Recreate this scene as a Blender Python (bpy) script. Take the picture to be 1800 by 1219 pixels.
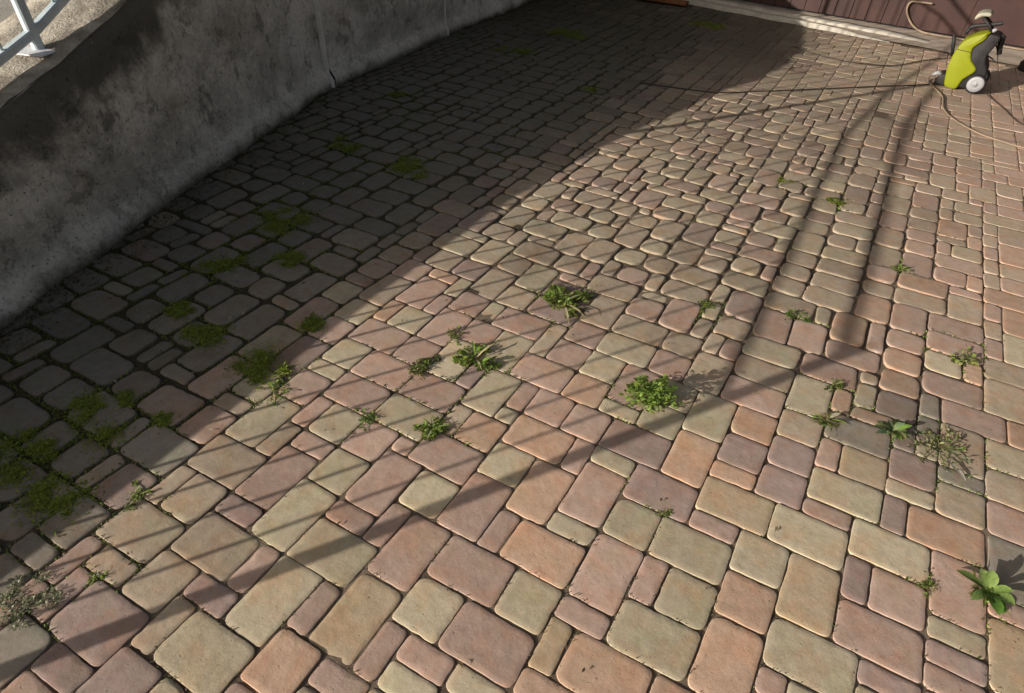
import bpy, bmesh, math, random
import numpy as np
from mathutils import Vector, Matrix, noise as mnoise

for o in list(bpy.data.objects):
    bpy.data.objects.remove(o)
scene = bpy.context.scene
COL = scene.collection

# ------------------------------------------------------------------ camera
cam_data = bpy.data.cameras.new('camera')
cam_data.sensor_width = 36.0
cam_data.lens = 36.0 * 1060.0 / 1800.0
cam_data.clip_start = 0.02
cam_data.clip_end = 2000.0
cam = bpy.data.objects.new('camera', cam_data)
COL.objects.link(cam)
RW = ((0.8576321585, -0.3657149488, 0.3615517349),
      (0.5123706591, 0.5473871852, -0.6616974967),
      (0.0440838796, 0.7527415530, 0.6568384626))
cam.matrix_world = Matrix.Translation((-0.06255, 0.08242, 1.54108)) @ Matrix(RW).to_4x4()
scene.camera = cam

# ------------------------------------------------------------------ daylight
SUN_EL = math.radians(15.3)
SUN_TO = math.radians(57.0)            # ground direction in which the shadows fall
sun_dir = Vector((math.cos(SUN_TO) * math.cos(SUN_EL), math.sin(SUN_TO) * math.cos(SUN_EL), -math.sin(SUN_EL)))
world = bpy.data.worlds.new('World')
scene.world = world
world.use_nodes = True
wn = world.node_tree
wn.nodes.clear()
w_out = wn.nodes.new('ShaderNodeOutputWorld')
w_bg = wn.nodes.new('ShaderNodeBackground')
w_sky = wn.nodes.new('ShaderNodeTexSky')
w_sky.sky_type = 'NISHITA'
w_sky.sun_disc = False
w_sky.sun_elevation = SUN_EL
w_sky.sun_rotation = math.atan2(-sun_dir.x, -sun_dir.y)
w_sky.air_density = 1.0
w_sky.dust_density = 6.0
w_sky.ozone_density = 0.4
w_bg.inputs['Strength'].default_value = 0.056
w_hs = wn.nodes.new('ShaderNodeHueSaturation')      # hazy, whitish sky
w_hs.inputs['Saturation'].default_value = 0.55
wn.links.new(w_sky.outputs[0], w_hs.inputs['Color'])
wn.links.new(w_hs.outputs[0], w_bg.inputs['Color'])
wn.links.new(w_bg.outputs[0], w_out.inputs['Surface'])
sun_data = bpy.data.lights.new('sun', 'SUN')
sun_data.energy = 4.6
sun_data.angle = math.radians(0.36)
sun_data.color = (1.0, 0.92, 0.82)
sun = bpy.data.objects.new('sun', sun_data)
sun.location = (-6, -8, 6)
sun.rotation_euler = sun_dir.to_track_quat('-Z', 'Y').to_euler()
COL.objects.link(sun)

scene.render.engine = 'CYCLES'
scene.view_settings.view_transform = 'Standard'
scene.view_settings.look = 'None'
scene.view_settings.exposure = 0.62
scene.view_settings.gamma = 1.0
scene.view_settings.use_curve_mapping = False

# ------------------------------------------------------------------ helpers
rng = random.Random(11)

def link(o, parent=None):
    COL.objects.link(o)
    if parent is not None:
        o.parent = parent
    return o

def mesh_obj(name, verts, faces, mat, parent=None, smooth=True, col=None, attrs=None, loc=None):
    me = bpy.data.meshes.new(name)
    me.from_pydata([tuple(v) for v in verts], [], faces)
    if smooth:
        me.polygons.foreach_set('use_smooth', [True] * len(me.polygons))
    if col is not None:
        a = me.attributes.new('Col', 'FLOAT_COLOR', 'POINT')
        arr = np.ones((len(verts), 4), np.float32)
        arr[:, :3] = np.asarray(col, np.float32)
        a.data.foreach_set('color', arr.ravel())
    if attrs:
        for k, v in attrs.items():
            a = me.attributes.new(k, 'FLOAT', 'POINT')
            a.data.foreach_set('value', np.asarray(v, np.float32))
    me.materials.append(mat)
    me.update()
    o = bpy.data.objects.new(name, me)
    if loc is not None:
        o.location = loc
    return link(o, parent)

def empty(name, loc=(0, 0, 0)):
    o = bpy.data.objects.new(name, None)
    o.empty_display_size = 0.1
    o.location = loc
    return link(o)

def tag(o, label=None, cat=None, group=None, kind=None):
    if label: o['label'] = label
    if cat: o['category'] = cat
    if group: o['group'] = group
    if kind: o['kind'] = kind
    return o

class MB:
    """collects shapes into one mesh"""
    def __init__(s):
        s.v = []; s.f = []; s.c = []
    def add(s, vs, fs, c=None):
        n = len(s.v)
        s.v += [tuple(x) for x in vs]
        s.f += [tuple(i + n for i in f) for f in fs]
        if c is not None: s.c += [c] * len(vs)
    def box(s, c, sz, rz=0.0, c2=None):
        x, y, z = sz[0] / 2, sz[1] / 2, sz[2] / 2
        ca, sa = math.cos(rz), math.sin(rz)
        vs = []
        for dz in (-z, z):
            for dx, dy in ((-x, -y), (x, -y), (x, y), (-x, y)):
                vs.append((c[0] + dx * ca - dy * sa, c[1] + dx * sa + dy * ca, c[2] + dz))
        s.add(vs, [(3, 2, 1, 0), (4, 5, 6, 7), (0, 1, 5, 4), (1, 2, 6, 5), (2, 3, 7, 6), (3, 0, 4, 7)], c2)
    def bar(s, a, b, w, h, c2=None):
        """rectangular bar from a to b, w across, h up, with small chamfers"""
        a, b = Vector(a), Vector(b)
        d = (b - a).normalized()
        side = d.cross(Vector((0, 0, 1)))
        if side.length < 1e-3: side = Vector((1, 0, 0))
        side.normalize(); up = side.cross(d)
        k = min(w, h) * 0.16
        prof = [(-w/2+k, -h/2), (w/2-k, -h/2), (w/2, -h/2+k), (w/2, h/2-k), (w/2-k, h/2), (-w/2+k, h/2), (-w/2, h/2-k), (-w/2, -h/2+k)]
        vs = [a + side * x + up * y for x, y in prof] + [b + side * x + up * y for x, y in prof]
        fs = [(i, (i + 1) % 8, 8 + (i + 1) % 8, 8 + i) for i in range(8)] + [tuple(range(7, -1, -1)), tuple(range(8, 16))]
        s.add(vs, fs, c2)
    def tube(s, pts, r, n=8, c2=None, caps=True):
        pts = [Vector(p) for p in pts]
        rs = r if isinstance(r, (list, tuple)) else [r] * len(pts)
        vs, fs = [], []
        prev = None
        for i, p in enumerate(pts):
            d = (pts[min(i + 1, len(pts) - 1)] - pts[max(i - 1, 0)]).normalized()
            if prev is None:
                a = d.cross(Vector((0, 0, 1)))
                if a.length < 1e-3: a = d.cross(Vector((1, 0, 0)))
            else:
                a = prev - d * prev.dot(d)
            a.normalize(); prev = a
            b = d.cross(a)
            for k in range(n):
                t = 2 * math.pi * k / n
                vs.append(p + (a * math.cos(t) + b * math.sin(t)) * rs[i])
        for i in range(len(pts) - 1):
            for k in range(n):
                fs.append((i * n + k, i * n + (k + 1) % n, (i + 1) * n + (k + 1) % n, (i + 1) * n + k))
        if caps:
            fs.append(tuple(range(n - 1, -1, -1)))
            fs.append(tuple(range((len(pts) - 1) * n, len(pts) * n)))
        s.add(vs, fs, c2)
    def build(s, name, mat, parent=None, smooth=True, loc=None):
        v = s.v
        if loc is not None:
            v = [(a[0] - loc[0], a[1] - loc[1], a[2] - loc[2]) for a in v]
        return mesh_obj(name, v, s.f, mat, parent, smooth, s.c if len(s.c) == len(s.v) and s.c else None, loc=loc)

def spline(pts, per=8):
    pts = [Vector(p) for p in pts]
    out = []
    for i in range(len(pts) - 1):
        p0 = pts[max(i - 1, 0)]; p1 = pts[i]; p2 = pts[i + 1]; p3 = pts[min(i + 2, len(pts) - 1)]
        for k in range(per):
            t = k / per
            out.append(0.5 * ((2 * p1) + (p2 - p0) * t + (2 * p0 - 5 * p1 + 4 * p2 - p3) * t * t + (3 * p1 - p0 - 3 * p2 + p3) * t ** 3))
    out.append(pts[-1])
    return out

def nz(x, y, s=1.0, o=0.0):
    return mnoise.noise(Vector((x * s + o, y * s - o * 0.7, o * 1.3)))

def lerp(a, b, t): return a + (b - a) * t
def smooth01(a, b, x):
    t = max(0.0, min(1.0, (x - a) / (b - a)))
    return t * t * (3 - 2 * t)

# ------------------------------------------------------------------ materials
class NT:
    def __init__(s, name):
        s.m = bpy.data.materials.new(name); s.m.use_nodes = True
        s.n = s.m.node_tree.nodes; s.l = s.m.node_tree.links
        s.b = s.n['Principled BSDF']
    def new(s, t, **kw):
        x = s.n.new('ShaderNode' + t)
        for k, v in kw.items(): setattr(x, k, v)
        return x
    def set(s, sock, val):
        if hasattr(val, 'is_output') or isinstance(val, bpy.types.NodeSocket): s.l.new(val, sock)
        else: sock.default_value = val
    def noise(s, vec, scale, detail=4.0, rough=0.55, dist=0.0):
        x = s.new('TexNoise'); x.inputs['Scale'].default_value = scale; x.inputs['Detail'].default_value = detail
        x.inputs['Roughness'].default_value = rough; x.inputs['Distortion'].default_value = dist
        if vec is not None: s.l.new(vec, x.inputs['Vector'])
        return x.outputs[0]
    def ramp(s, val, lo, hi, a=0.0, b=1.0):
        x = s.new('MapRange'); x.interpolation_type = 'SMOOTHSTEP'
        s.set(x.inputs[0], val); x.inputs[1].default_value = lo; x.inputs[2].default_value = hi
        x.inputs[3].default_value = a; x.inputs[4].default_value = b
        return x.outputs[0]
    def mix(s, fac, a, b, mode='MIX'):
        x = s.new('Mix', data_type='RGBA', blend_type=mode); x.clamp_factor = True
        s.set(x.inputs[0], fac)
        for sock, v in ((x.inputs[6], a), (x.inputs[7], b)):
            if isinstance(v, (tuple, list)): sock.default_value = tuple(v) + ((1.0,) if len(v) == 3 else ())
            else: s.l.new(v, sock)
        return x.outputs[2]
    def math(s, op, a, b=0.0):
        x = s.new('Math', operation=op); s.set(x.inputs[0], a); s.set(x.inputs[1], b); return x.outputs[0]
    def pos(s): return s.new('NewGeometry').outputs['Position']
    def bump(s, h, strength, dist, prev=None):
        x = s.new('Bump'); x.inputs['Strength'].default_value = strength; x.inputs['Distance'].default_value = dist
        s.l.new(h, x.inputs['Height'])
        if prev is not None: s.l.new(prev, x.inputs['Normal'])
        return x.outputs[0]
    def attr(s, name): return s.new('Attribute', attribute_name=name)
    def out(s, col=None, rough=None, normal=None, spec=None, metal=None):
        if col is not None:
            if isinstance(col, (tuple, list)): s.b.inputs['Base Color'].default_value = tuple(col) + (1.0,)
            else: s.l.new(col, s.b.inputs['Base Color'])
        if rough is not None: s.set(s.b.inputs['Roughness'], rough)
        if normal is not None: s.l.new(normal, s.b.inputs['Normal'])
        if spec is not None: s.b.inputs['Specular IOR Level'].default_value = spec
        if metal is not None: s.b.inputs['Metallic'].default_value = metal
        return s.m

def mat_paver():
    t = NT('paver_concrete'); p = t.pos()
    c = t.attr('Col').outputs['Color']
    big = t.noise(p, 9.0, 3.0)
    c = t.mix(t.ramp(big, 0.46, 0.66, 0, 0.6), c, t.mix(1.0, c, (1.02, 0.88, 0.77), 'MULTIPLY'))
    c = t.mix(t.ramp(t.noise(p, 8.0, 4.0, 0.6, 0.5), 0.50, 0.68, 0, 0.7), c, t.mix(1.0, c, (0.93, 1.0, 0.90), 'MULTIPLY'))
    c = t.mix(t.ramp(t.noise(p, 15.0, 4.0, 0.6, 0.4), 0.48, 0.66, 0, 0.6), c, t.mix(1.0, c, (1.04, 0.90, 0.85), 'MULTIPLY'))
    cloud = t.noise(p, 26.0, 5.0, 0.6)
    c = t.mix(t.ramp(cloud, 0.3, 0.72, 0.0, 0.38), c, t.mix(1.0, c, (0.58, 0.55, 0.52), 'MULTIPLY'))
    soil = t.noise(p, 1.5, 6.0, 0.68, 0.6)
    c = t.mix(t.ramp(soil, 0.50, 0.72, 0.0, 0.6), c, t.mix(1.0, c, (0.58, 0.56, 0.53), 'MULTIPLY'))
    grain = t.noise(p, 420.0, 3.0, 0.7)
    c = t.mix(t.ramp(grain, 0.30, 0.70, 0.0, 1.0), t.mix(1.0, c, (0.83, 0.82, 0.81), 'MULTIPLY'), t.mix(1.0, c, (1.10, 1.10, 1.11), 'MULTIPLY'))
    blot = t.noise(p, 48.0, 4.0, 0.65, 0.6)
    c = t.mix(t.ramp(blot, 0.56, 0.80, 0.0, 0.5), c, t.mix(1.0, c, (0.48, 0.44, 0.40), 'MULTIPLY'))
    lightb = t.noise(p, 17.0, 5.0, 0.65, 0.8)
    c = t.mix(t.ramp(lightb, 0.55, 0.78, 0.0, 0.5), c, t.mix(1.0, c, (1.16, 1.17, 1.17), 'MULTIPLY'))
    mp = t.new('Mapping'); t.l.new(p, mp.inputs[0]); mp.inputs['Rotation'].default_value = (0, 0, 0.9); mp.inputs['Scale'].default_value = (150.0, 38.0, 60.0)
    hair = t.noise(mp.outputs[0], 1.0, 2.0, 0.6, 1.5)
    c = t.mix(t.ramp(hair, 0.735, 0.775, 0.0, 0.75), c, (0.085, 0.062, 0.045))
    pit = t.noise(p, 95.0, 2.0, 0.5)
    c = t.mix(t.ramp(pit, 0.70, 0.78, 0.0, 0.55), c, (0.06, 0.045, 0.035))
    h1 = t.bump(t.noise(p, 38.0, 5.0, 0.62), 0.30, 0.0045)
    h2 = t.bump(grain, 0.35, 0.0008, h1)
    h3 = t.bump(t.ramp(pit, 0.66, 0.76, 1.0, 0.0), 0.35, 0.001, h2)
    return t.out(c, 0.9, h3, 0.2)

def mat_joint():
    t = NT('joint_soil'); p = t.pos()
    n = t.noise(p, 3.0, 4.0)
    c = t.mix(t.ramp(n, 0.35, 0.65), (0.085, 0.060, 0.040), (0.22, 0.168, 0.12))
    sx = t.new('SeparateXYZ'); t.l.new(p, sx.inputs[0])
    dark_left = t.ramp(t.math('ADD', sx.outputs[0], t.math('MULTIPLY', t.math('SUBTRACT', n, 0.5), 1.0)), -1.0, -1.9)  # joint soil gets darker towards the wall
    c = t.mix(dark_left, c, (0.022, 0.022, 0.012))
    g = t.noise(p, 260.0, 3.0, 0.7)
    c = t.mix(t.ramp(g, 0.3, 0.7, 0, 0.5), c, (0.16, 0.13, 0.10))
    return t.out(c, 0.95, t.bump(g, 0.6, 0.003), 0.1)

def mat_wall():
    t = NT('weathered_render'); p = t.pos()
    top = t.attr('top').outputs['Fac']      # metres below the top edge
    up = t.attr('up').outputs['Fac']        # metres above the foot
    n1 = t.noise(p, 2.4, 9.0, 0.68, 0.2); n2 = t.noise(p, 6.0, 9.0, 0.72, 0.3); n3 = t.noise(p, 30.0, 6.0, 0.7, 0.2)
    mp = t.new('Mapping'); t.l.new(p, mp.inputs[0]); mp.inputs['Scale'].default_value = (2.2, 2.2, 7.0)
    streak = t.noise(mp.outputs[0], 1.0, 10.0, 0.72, 0.3)
    c = t.mix(t.ramp(n1, 0.36, 0.62), (0.42, 0.405, 0.36), (0.76, 0.73, 0.66))
    c = t.mix(t.ramp(streak, 0.50, 0.70, 0, 0.7), c, (0.70, 0.655, 0.575))
    c = t.mix(t.ramp(n2, 0.55, 0.68, 0, 0.65), c, (0.76, 0.71, 0.62))
    c = t.mix(t.ramp(n2, 0.46, 0.38, 0, 0.6), c, (0.12, 0.115, 0.10))
    c = t.mix(t.ramp(t.noise(p, 4.0, 4.0), 0.56, 0.72, 0, 0.35), c, (0.40, 0.31, 0.25))
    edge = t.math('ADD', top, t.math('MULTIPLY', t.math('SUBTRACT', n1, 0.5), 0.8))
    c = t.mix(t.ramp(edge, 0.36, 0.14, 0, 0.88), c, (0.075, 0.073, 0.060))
    low = t.math('ADD', up, t.math('MULTIPLY', t.math('SUBTRACT', n2, 0.5), 0.14))
    c = t.mix(t.ramp(low, 0.17, 0.09, 0, 0.35), c, (0.62, 0.58, 0.51))
    ledge = t.math('MULTIPLY', t.ramp(low, 0.075, 0.095), t.ramp(low, 0.135, 0.115))
    c = t.mix(t.math('MULTIPLY', ledge, t.ramp(n2, 0.42, 0.58, 0, 0.55)), c, (0.80, 0.75, 0.66))
    c = t.mix(t.ramp(low, 0.07, 0.0, 0, 0.85), c, (0.085, 0.08, 0.06))
    c = t.mix(t.ramp(n3, 0.45, 0.70, 0, 0.35), c, (0.16, 0.15, 0.13))
    pits = t.noise(p, 75.0, 3.0, 0.6)
    c = t.mix(t.ramp(pits, 0.62, 0.70, 0, 0.7), c, (0.05, 0.047, 0.04))
    fleck = t.noise(p, 55.0, 1.0, 0.4)
    c = t.mix(t.ramp(fleck, 0.77, 0.79, 0, 0.6), c, (0.55, 0.53, 0.48))
    b = t.bump(n2, 0.7, 0.03); b = t.bump(n3, 0.8, 0.012, b); b = t.bump(t.ramp(pits, 0.60, 0.72, 1, 0), 0.8, 0.005, b); b = t.bump(t.noise(p, 200.0, 3.0, 0.7), 0.5, 0.002, b)
    return t.out(c, 0.93, b, 0.15)

def mat_simple(name, a, b, scale, rough=0.8, bump=0.3, bdist=0.003, spec=0.25, metal=0.0, fine=180.0):
    t = NT(name); p = t.pos()
    n = t.noise(p, scale, 5.0, 0.6, 0.3)
    c = t.mix(t.ramp(n, 0.32, 0.68), a, b)
    f = t.noise(p, fine, 3.0, 0.65)
    c = t.mix(t.ramp(f, 0.35, 0.7, 0, 0.25), c, tuple(x * 0.45 for x in a))
    return t.out(c, rough, t.bump(f, bump, bdist, t.bump(n, bump, bdist * 3)), spec, metal)

def mat_leaf(name='leaf_tissue'):
    t = NT(name); c = t.attr('Col').outputs['Color']; p = t.pos()
    c = t.mix(t.ramp(t.noise(p, 120.0, 2.0), 0.35, 0.7, 0, 0.35), c, (0.05, 0.06, 0.015))
    t.out(c, 0.62, None, 0.3)
    tr = t.new('BsdfTranslucent'); t.l.new(c, tr.inputs['Color'])
    mx = t.new('MixShader'); mx.inputs[0].default_value = 0.28
    t.l.new(t.b.outputs[0], mx.inputs[1]); t.l.new(tr.outputs[0], mx.inputs[2])
    t.l.new(mx.outputs[0], t.n['Material Output'].inputs['Surface'])
    return t.m

M = {
    'paver': mat_paver(), 'joint': mat_joint(), 'wall': mat_wall(), 'leaf': mat_leaf(),
    'coping': mat_simple('coping_concrete', (0.20, 0.175, 0.14), (0.40, 0.365, 0.305), 11.0, 0.92, 0.8, 0.006, fine=90.0),
    'terrace': mat_simple('terrace_concrete', (0.17, 0.16, 0.142), (0.31, 0.295, 0.265), 4.0, 0.92, 0.5, 0.004, fine=70.0),
    'strip': mat_simple('joint_mortar', (0.74, 0.71, 0.65), (0.85, 0.82, 0.76), 18.0, 0.9),
    'galv': mat_simple('painted_metal', (0.46, 0.55, 0.59), (0.60, 0.68, 0.71), 14.0, 0.45, 0.12, 0.001, 0.5, 0.1),
    'mortar': mat_simple('white_mortar', (0.55, 0.55, 0.57), (0.72, 0.72, 0.74), 25.0, 0.9),
    'brown': mat_simple('brown_paint', (0.034, 0.013, 0.0105), (0.056, 0.024, 0.019), 3.0, 0.6, 0.15, 0.001, 0.35),
    'rust': mat_simple('rusty_brown', (0.16, 0.06, 0.03), (0.26, 0.11, 0.05), 14.0, 0.85),
    'apron': mat_simple('apron_concrete', (0.30, 0.245, 0.195), (0.44, 0.37, 0.30), 5.0, 0.92, 0.4, 0.003),
    'kerb': mat_simple('kerb_concrete', (0.31, 0.285, 0.24), (0.44, 0.405, 0.345), 9.0, 0.9),
    'earth': mat_simple('earth', (0.11, 0.085, 0.06), (0.2, 0.165, 0.12), 1.0, 0.95),
    'shell': mat_simple('lime_plastic', (0.185, 0.205, 0.006), (0.205, 0.225, 0.009), 6.0, 0.5, 0.04, 0.0005, 0.2),
    'anth': mat_simple('anthracite_plastic', (0.014, 0.0125, 0.013), (0.022, 0.020, 0.021), 9.0, 0.55, 0.06, 0.0005, 0.25),
    'black': mat_simple('black_rubber', (0.010, 0.010, 0.010), (0.02, 0.019, 0.018), 9.0, 0.6, 0.1, 0.0005, 0.35),
    'hub': mat_simple('light_grey_plastic', (0.24, 0.24, 0.25), (0.30, 0.30, 0.31), 9.0, 0.5, 0.04, 0.0005, 0.4),
    'handle': mat_simple('pale_grip', (0.25, 0.24, 0.18), (0.30, 0.29, 0.22), 9.0, 0.5, 0.04, 0.0005, 0.4),
    'hose': mat_simple('beige_hose_rubber', (0.20, 0.15, 0.105), (0.27, 0.20, 0.14), 9.0, 0.6),
    'cable': mat_simple('dark_cable_rubber', (0.035, 0.026, 0.022), (0.05, 0.04, 0.034), 9.0, 0.6),
}

# ------------------------------------------------------------------ wall line and heights
WALL = [(-1.42, -3.05), (-2.65, 0.67), (-3.55, 3.39), (-3.72, 5.05), (-3.78, 6.4), (-3.86, 9.4)]
HT = [(-3.2, 0.07), (-1.35, 0.20), (-0.79, 0.29), (-0.2, 0.405), (0.28, 0.455), (0.74, 0.55), (1.04, 0.645), (1.36, 0.725), (1.67, 0.815), (1.99, 0.93),
      (2.21, 1.12), (2.58, 1.245), (3.11, 1.30), (4.12, 1.295), (6.0, 1.31), (9.5, 1.33)]

def top_h(y):
    for (a, ha), (b, hb) in zip(HT, HT[1:]):
        if y <= b:
            return lerp(ha, hb, max(0.0, (y - a) / (b - a)))
    return HT[-1][1]

def wall_x(y):
    for (xa, ya), (xb, yb) in zip(WALL, WALL[1:]):
        if y <= yb:
            return lerp(xa, xb, (y - ya) / (yb - ya))
    return WALL[-1][0]

def wall_normal(y):          # pointing to the paving
    d = Vector((wall_x(y + 0.3) - wall_x(y - 0.3), 0.6, 0)).normalized()
    return Vector((d.y, -d.x, 0))

def wall_dist(x, y):
    return (x - wall_x(y)) * 0.955

def kerb_y(x):               # far edge of the paving
    return 8.02 - 0.115 * (x + 1.5)
def back_y(x):
    return 8.50 - 0.045 * x

# ------------------------------------------------------------------ ground, paving bed
def worn(x, y):              # how open and irregular the joints are
    w = smooth01(1.6, 2.6, y) * smooth01(0.9, 0.1, x) * smooth01(6.2, 4.0, y)
    return max(w, 1.15 * smooth01(-1.3, -2.0, x))

GX = 60.0
mesh_obj('ground', [(-GX, -GX, -0.09), (GX, -GX, -0.09), (GX, GX, -0.09), (-GX, GX, -0.09)], [(0, 1, 2, 3)], M['earth'], smooth=False)['kind'] = 'structure'

X0, X1, Y0, Y1, ST = -4.1, 2.6, -0.75, 8.25, 0.022
nxg = int((X1 - X0) / ST); nyg = int((Y1 - Y0) / ST)
bv = []; keepv = {}
bf = []
for j in range(nyg + 1):
    y = Y0 + j * ST
    for i in range(nxg + 1):
        x = X0 + i * ST
        d = wall_dist(x, y)
        z = -0.0034 - 0.0040 * worn(x, y) + 0.0012 * smooth01(3.0, 5.0, y) + 0.0022 * nz(x, y, 9.0) + 0.0030 * nz(x, y, 33.0, 4.0) + 0.0009 * nz(x, y, 2.7, 6.0)
        z += 0.022 * math.exp(-(max(d, 0) / 0.07) ** 2) * (0.6 + 0.8 * nz(x, y, 6.0, 9.0))
        if d > 0.15: z = min(z, -0.0021 - 0.0010 * smooth01(2.0, 3.2, y))
        bv.append((x, y, z))
for j in range(nyg):
    for i in range(nxg):
        x = X0 + i * ST; y = Y0 + j * ST
        if wall_dist(x, y) < -0.25 or y > kerb_y(x) + 0.12: continue
        a = j * (nxg + 1) + i
        bf.append((a, a + 1, a + nxg + 2, a + nxg + 1))
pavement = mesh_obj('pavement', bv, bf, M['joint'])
pavement['kind'] = 'structure'

# ------------------------------------------------------------------ pavers on a 7 cm module
PAV = "g-23,3,2,1;g-23,1,2,2;p-21,3,1,2;m-20,2,1,2;t-20,4,2,1;t-18,4,2,2;m-19,2,3,2;t-16,3,1,2;g-20,0,2,2;m-18,1,2,1;m-16,1,2,2;p-18,0,2,1;c-14,2,1,1;c-15,3,3,2;t-18,6,3,2;m-16,5,2,1;p-15,6,1,2;c-14,5,2,3;c-14,8,3,2;p-12,6,1,2;y-11,6,2,3;o-12,4,2,2;p-9,6,1,2;p-10,5,2,1;t-10,4,1,1;c-8,6,2,1;p-8,7,2,1;p-11,9,2,3;c-9,8,2,2;p-9,10,3,2;p-7,8,3,2;c-6,10,2,2;o-7,12,3,2;y-4,9,1,2;p-4,11,2,1;p-4,12,2,3;o-3,9,3,2;c-6,7,2,1;o-4,8,2,1;p-2,13,1,2;c-1,13,2,2;c-2,11,3,2;c-2,15,3,2;o1,14,2,2;c1,16,2,2;o1,11,2,3;y3,15,2,3;c3,13,3,2;p3,12,1,1;o0,10,2,1;c4,12,1,1;m5,17,1,2;c5,19,3,2;p6,17,2,2;p5,15,3,2;p8,18,2,3;c8,17,2,1;m8,16,2,1;p8,15,2,1;m6,14,2,1;y10,16,2,3;p10,19,2,1;g10,20,2,3;g-31,6,3,2;g-25,8,1,2;g-24,8,3,2;p-23,10,2,2;g-26,6,2,2;m-23,6,2,2;g-23,4,2,2;g-25,5,2,1;g-25,3,2,2;g-27,4,2,2;t-21,5,3,2;t-21,7,1,2;t-20,7,2,2;t-21,9,3,2;c-21,11,2,3;t-19,11,1,2;p-18,12,2,1;p-19,13,1,2;c-18,13,2,2;p-16,13,2,2;p-18,9,2,3;m-18,8,2,1;c-16,11,2,2;c-16,8,2,3;p-14,11,2,3;p-14,10,2,1;p-12,10,1,2;p-14,14,1,1;p-13,14,3,2;o-12,16,2,2;o-10,17,3,2;c-10,15,2,2;c-12,12,2,2;p-10,12,2,3;o-8,14,2,3;p-8,12,1,2;p-7,17,1,2;p-8,19,2,2;c-6,18,2,1;p-6,15,2,3;c-6,14,2,1;c-4,15,2,2;m-6,19,3,2;c-5,21,2,2;c-3,22,2,3;o-3,19,2,3;m-4,17,3,2;m-1,21,2,2;o-1,23,2,2;o-1,20,2,1;m1,22,2,2;m1,20,2,2;y-1,18,3,2;p-1,17,2,1;t1,24,2,2;c2,18,3,2;p3,23,1,2;c3,21,3,2;p3,20,2,1;g3,25,3,2;y4,23,2,2;m6,24,2,2;m6,26,1,2;g7,27,1,2;g7,29,1,2;m5,28,2,2;p8,29,3,2;t8,26,2,3;g8,25,2,1;t8,23,2,2;c6,23,2,1;m6,21,1,2;o7,21,3,2;c10,27,2,2;t10,25,2,2;p10,23,2,2;p12,29,1,3"
U = 0.0705
SKEW, RAT = 0.03684, 1.03207
def gxy(i, j): return (U * i, U * (RAT * j + SKEW * i))
COLS = {'c': (0.53, 0.46, 0.325), 'p': (0.495, 0.35, 0.287), 'o': (0.545, 0.365, 0.258), 'y': (0.52, 0.405, 0.27),
        'm': (0.375, 0.275, 0.245), 't': (0.475, 0.385, 0.285), 'g': (0.33, 0.295, 0.245)}  # 'g' was read from shaded pavers, so its colour holds some shade
occ = set(); pav = []
for s in PAV.split(';'):
    c = s[0]; i, j, a, b = (int(v) for v in s[1:].split(','))
    for q in range(a):
        for w in range(b): occ.add((i + q, j + w))
    pav.append((c, i, j, a, b))
IM, IX, JM, JX = -58, 34, -11, 118
def inside(i, j):
    x, y = gxy(i + 0.5, j + 0.5)
    return wall_dist(x, y) > -0.03 and y < kerb_y(x) - 0.03 and x < 2.45 and y > -0.7
free = {(i, j) for i in range(IM, IX) for j in range(JM, JX) if (i, j) not in occ and inside(i, j)}
def pick_col(x, y):
    r = rng.random()
    if x < -1.75:   tab = (('g', .55), ('t', .25), ('m', .12), ('c', .08))
    elif y < 1.9:   tab = (('p', .42), ('c', .33), ('o', .1), ('t', .1), ('m', .05))
    elif x < 0.15:  tab = (('t', .42), ('c', .27), ('p', .19), ('m', .12))
    else:           tab = (('t', .26), ('p', .40), ('o', .2), ('c', .14))
    for k, w in tab:
        r -= w
        if r < 0: return k
    return tab[0][0]
for j in range(JM, JX):
    for i in range(IM, IX):
        if (i, j) not in free: continue
        run = 0
        while (i + run, j) in free and run < 6: run += 1
        opts = []
        for (a, b, w) in ((3, 2, .24), (2, 3, .20), (2, 2, .30), (2, 1, .09), (1, 2, .10), (1, 1, .002), (1, 3, .004), (3, 1, .01)):
            if a > run: continue
            if all((i + q, j + e) in free for q in range(a) for e in range(b)):
                left = run - a
                if left == 1 and run < 6: w *= 0.25
                opts.append((w, a, b))
        tot = sum(o[0] for o in opts); r = rng.random() * tot
        for w, a, b in opts:
            r -= w
            if r <= 0: break
        for q in range(a):
            for e in range(b): free.discard((i + q, j + e))
        x, y = gxy(i + a / 2, j + b / 2)
        pav.append((pick_col(x, y), i, j, a, b))

RWI = Matrix(RW).transposed()
CAMP = cam.matrix_world.translation.copy()
def pix(p):
    c = RWI @ (Vector(p) - CAMP)
    if c.z > -0.05: return None
    return (900 + 1060 * c.x / -c.z, 609.5 - 1060 * c.y / -c.z)
def view_area(i, j, a, b):
    q = [pix((*gxy(i + u, j + v), 0.0)) for u, v in ((0, 0), (a, 0), (a, b), (0, b))]
    if any(p is None for p in q): return 0.0
    cx = sum(p[0] for p in q) / 4; cy = sum(p[1] for p in q) / 4
    if not (-30 < cx < 1830 and -30 < cy < 1249): return 0.0
    q = [(min(max(p[0], 0), 1800), min(max(p[1], 0), 1219)) for p in q]
    return abs(sum(q[k][0] * q[(k + 1) % 4][1] - q[(k + 1) % 4][0] * q[k][1] for k in range(4))) / 2

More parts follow.
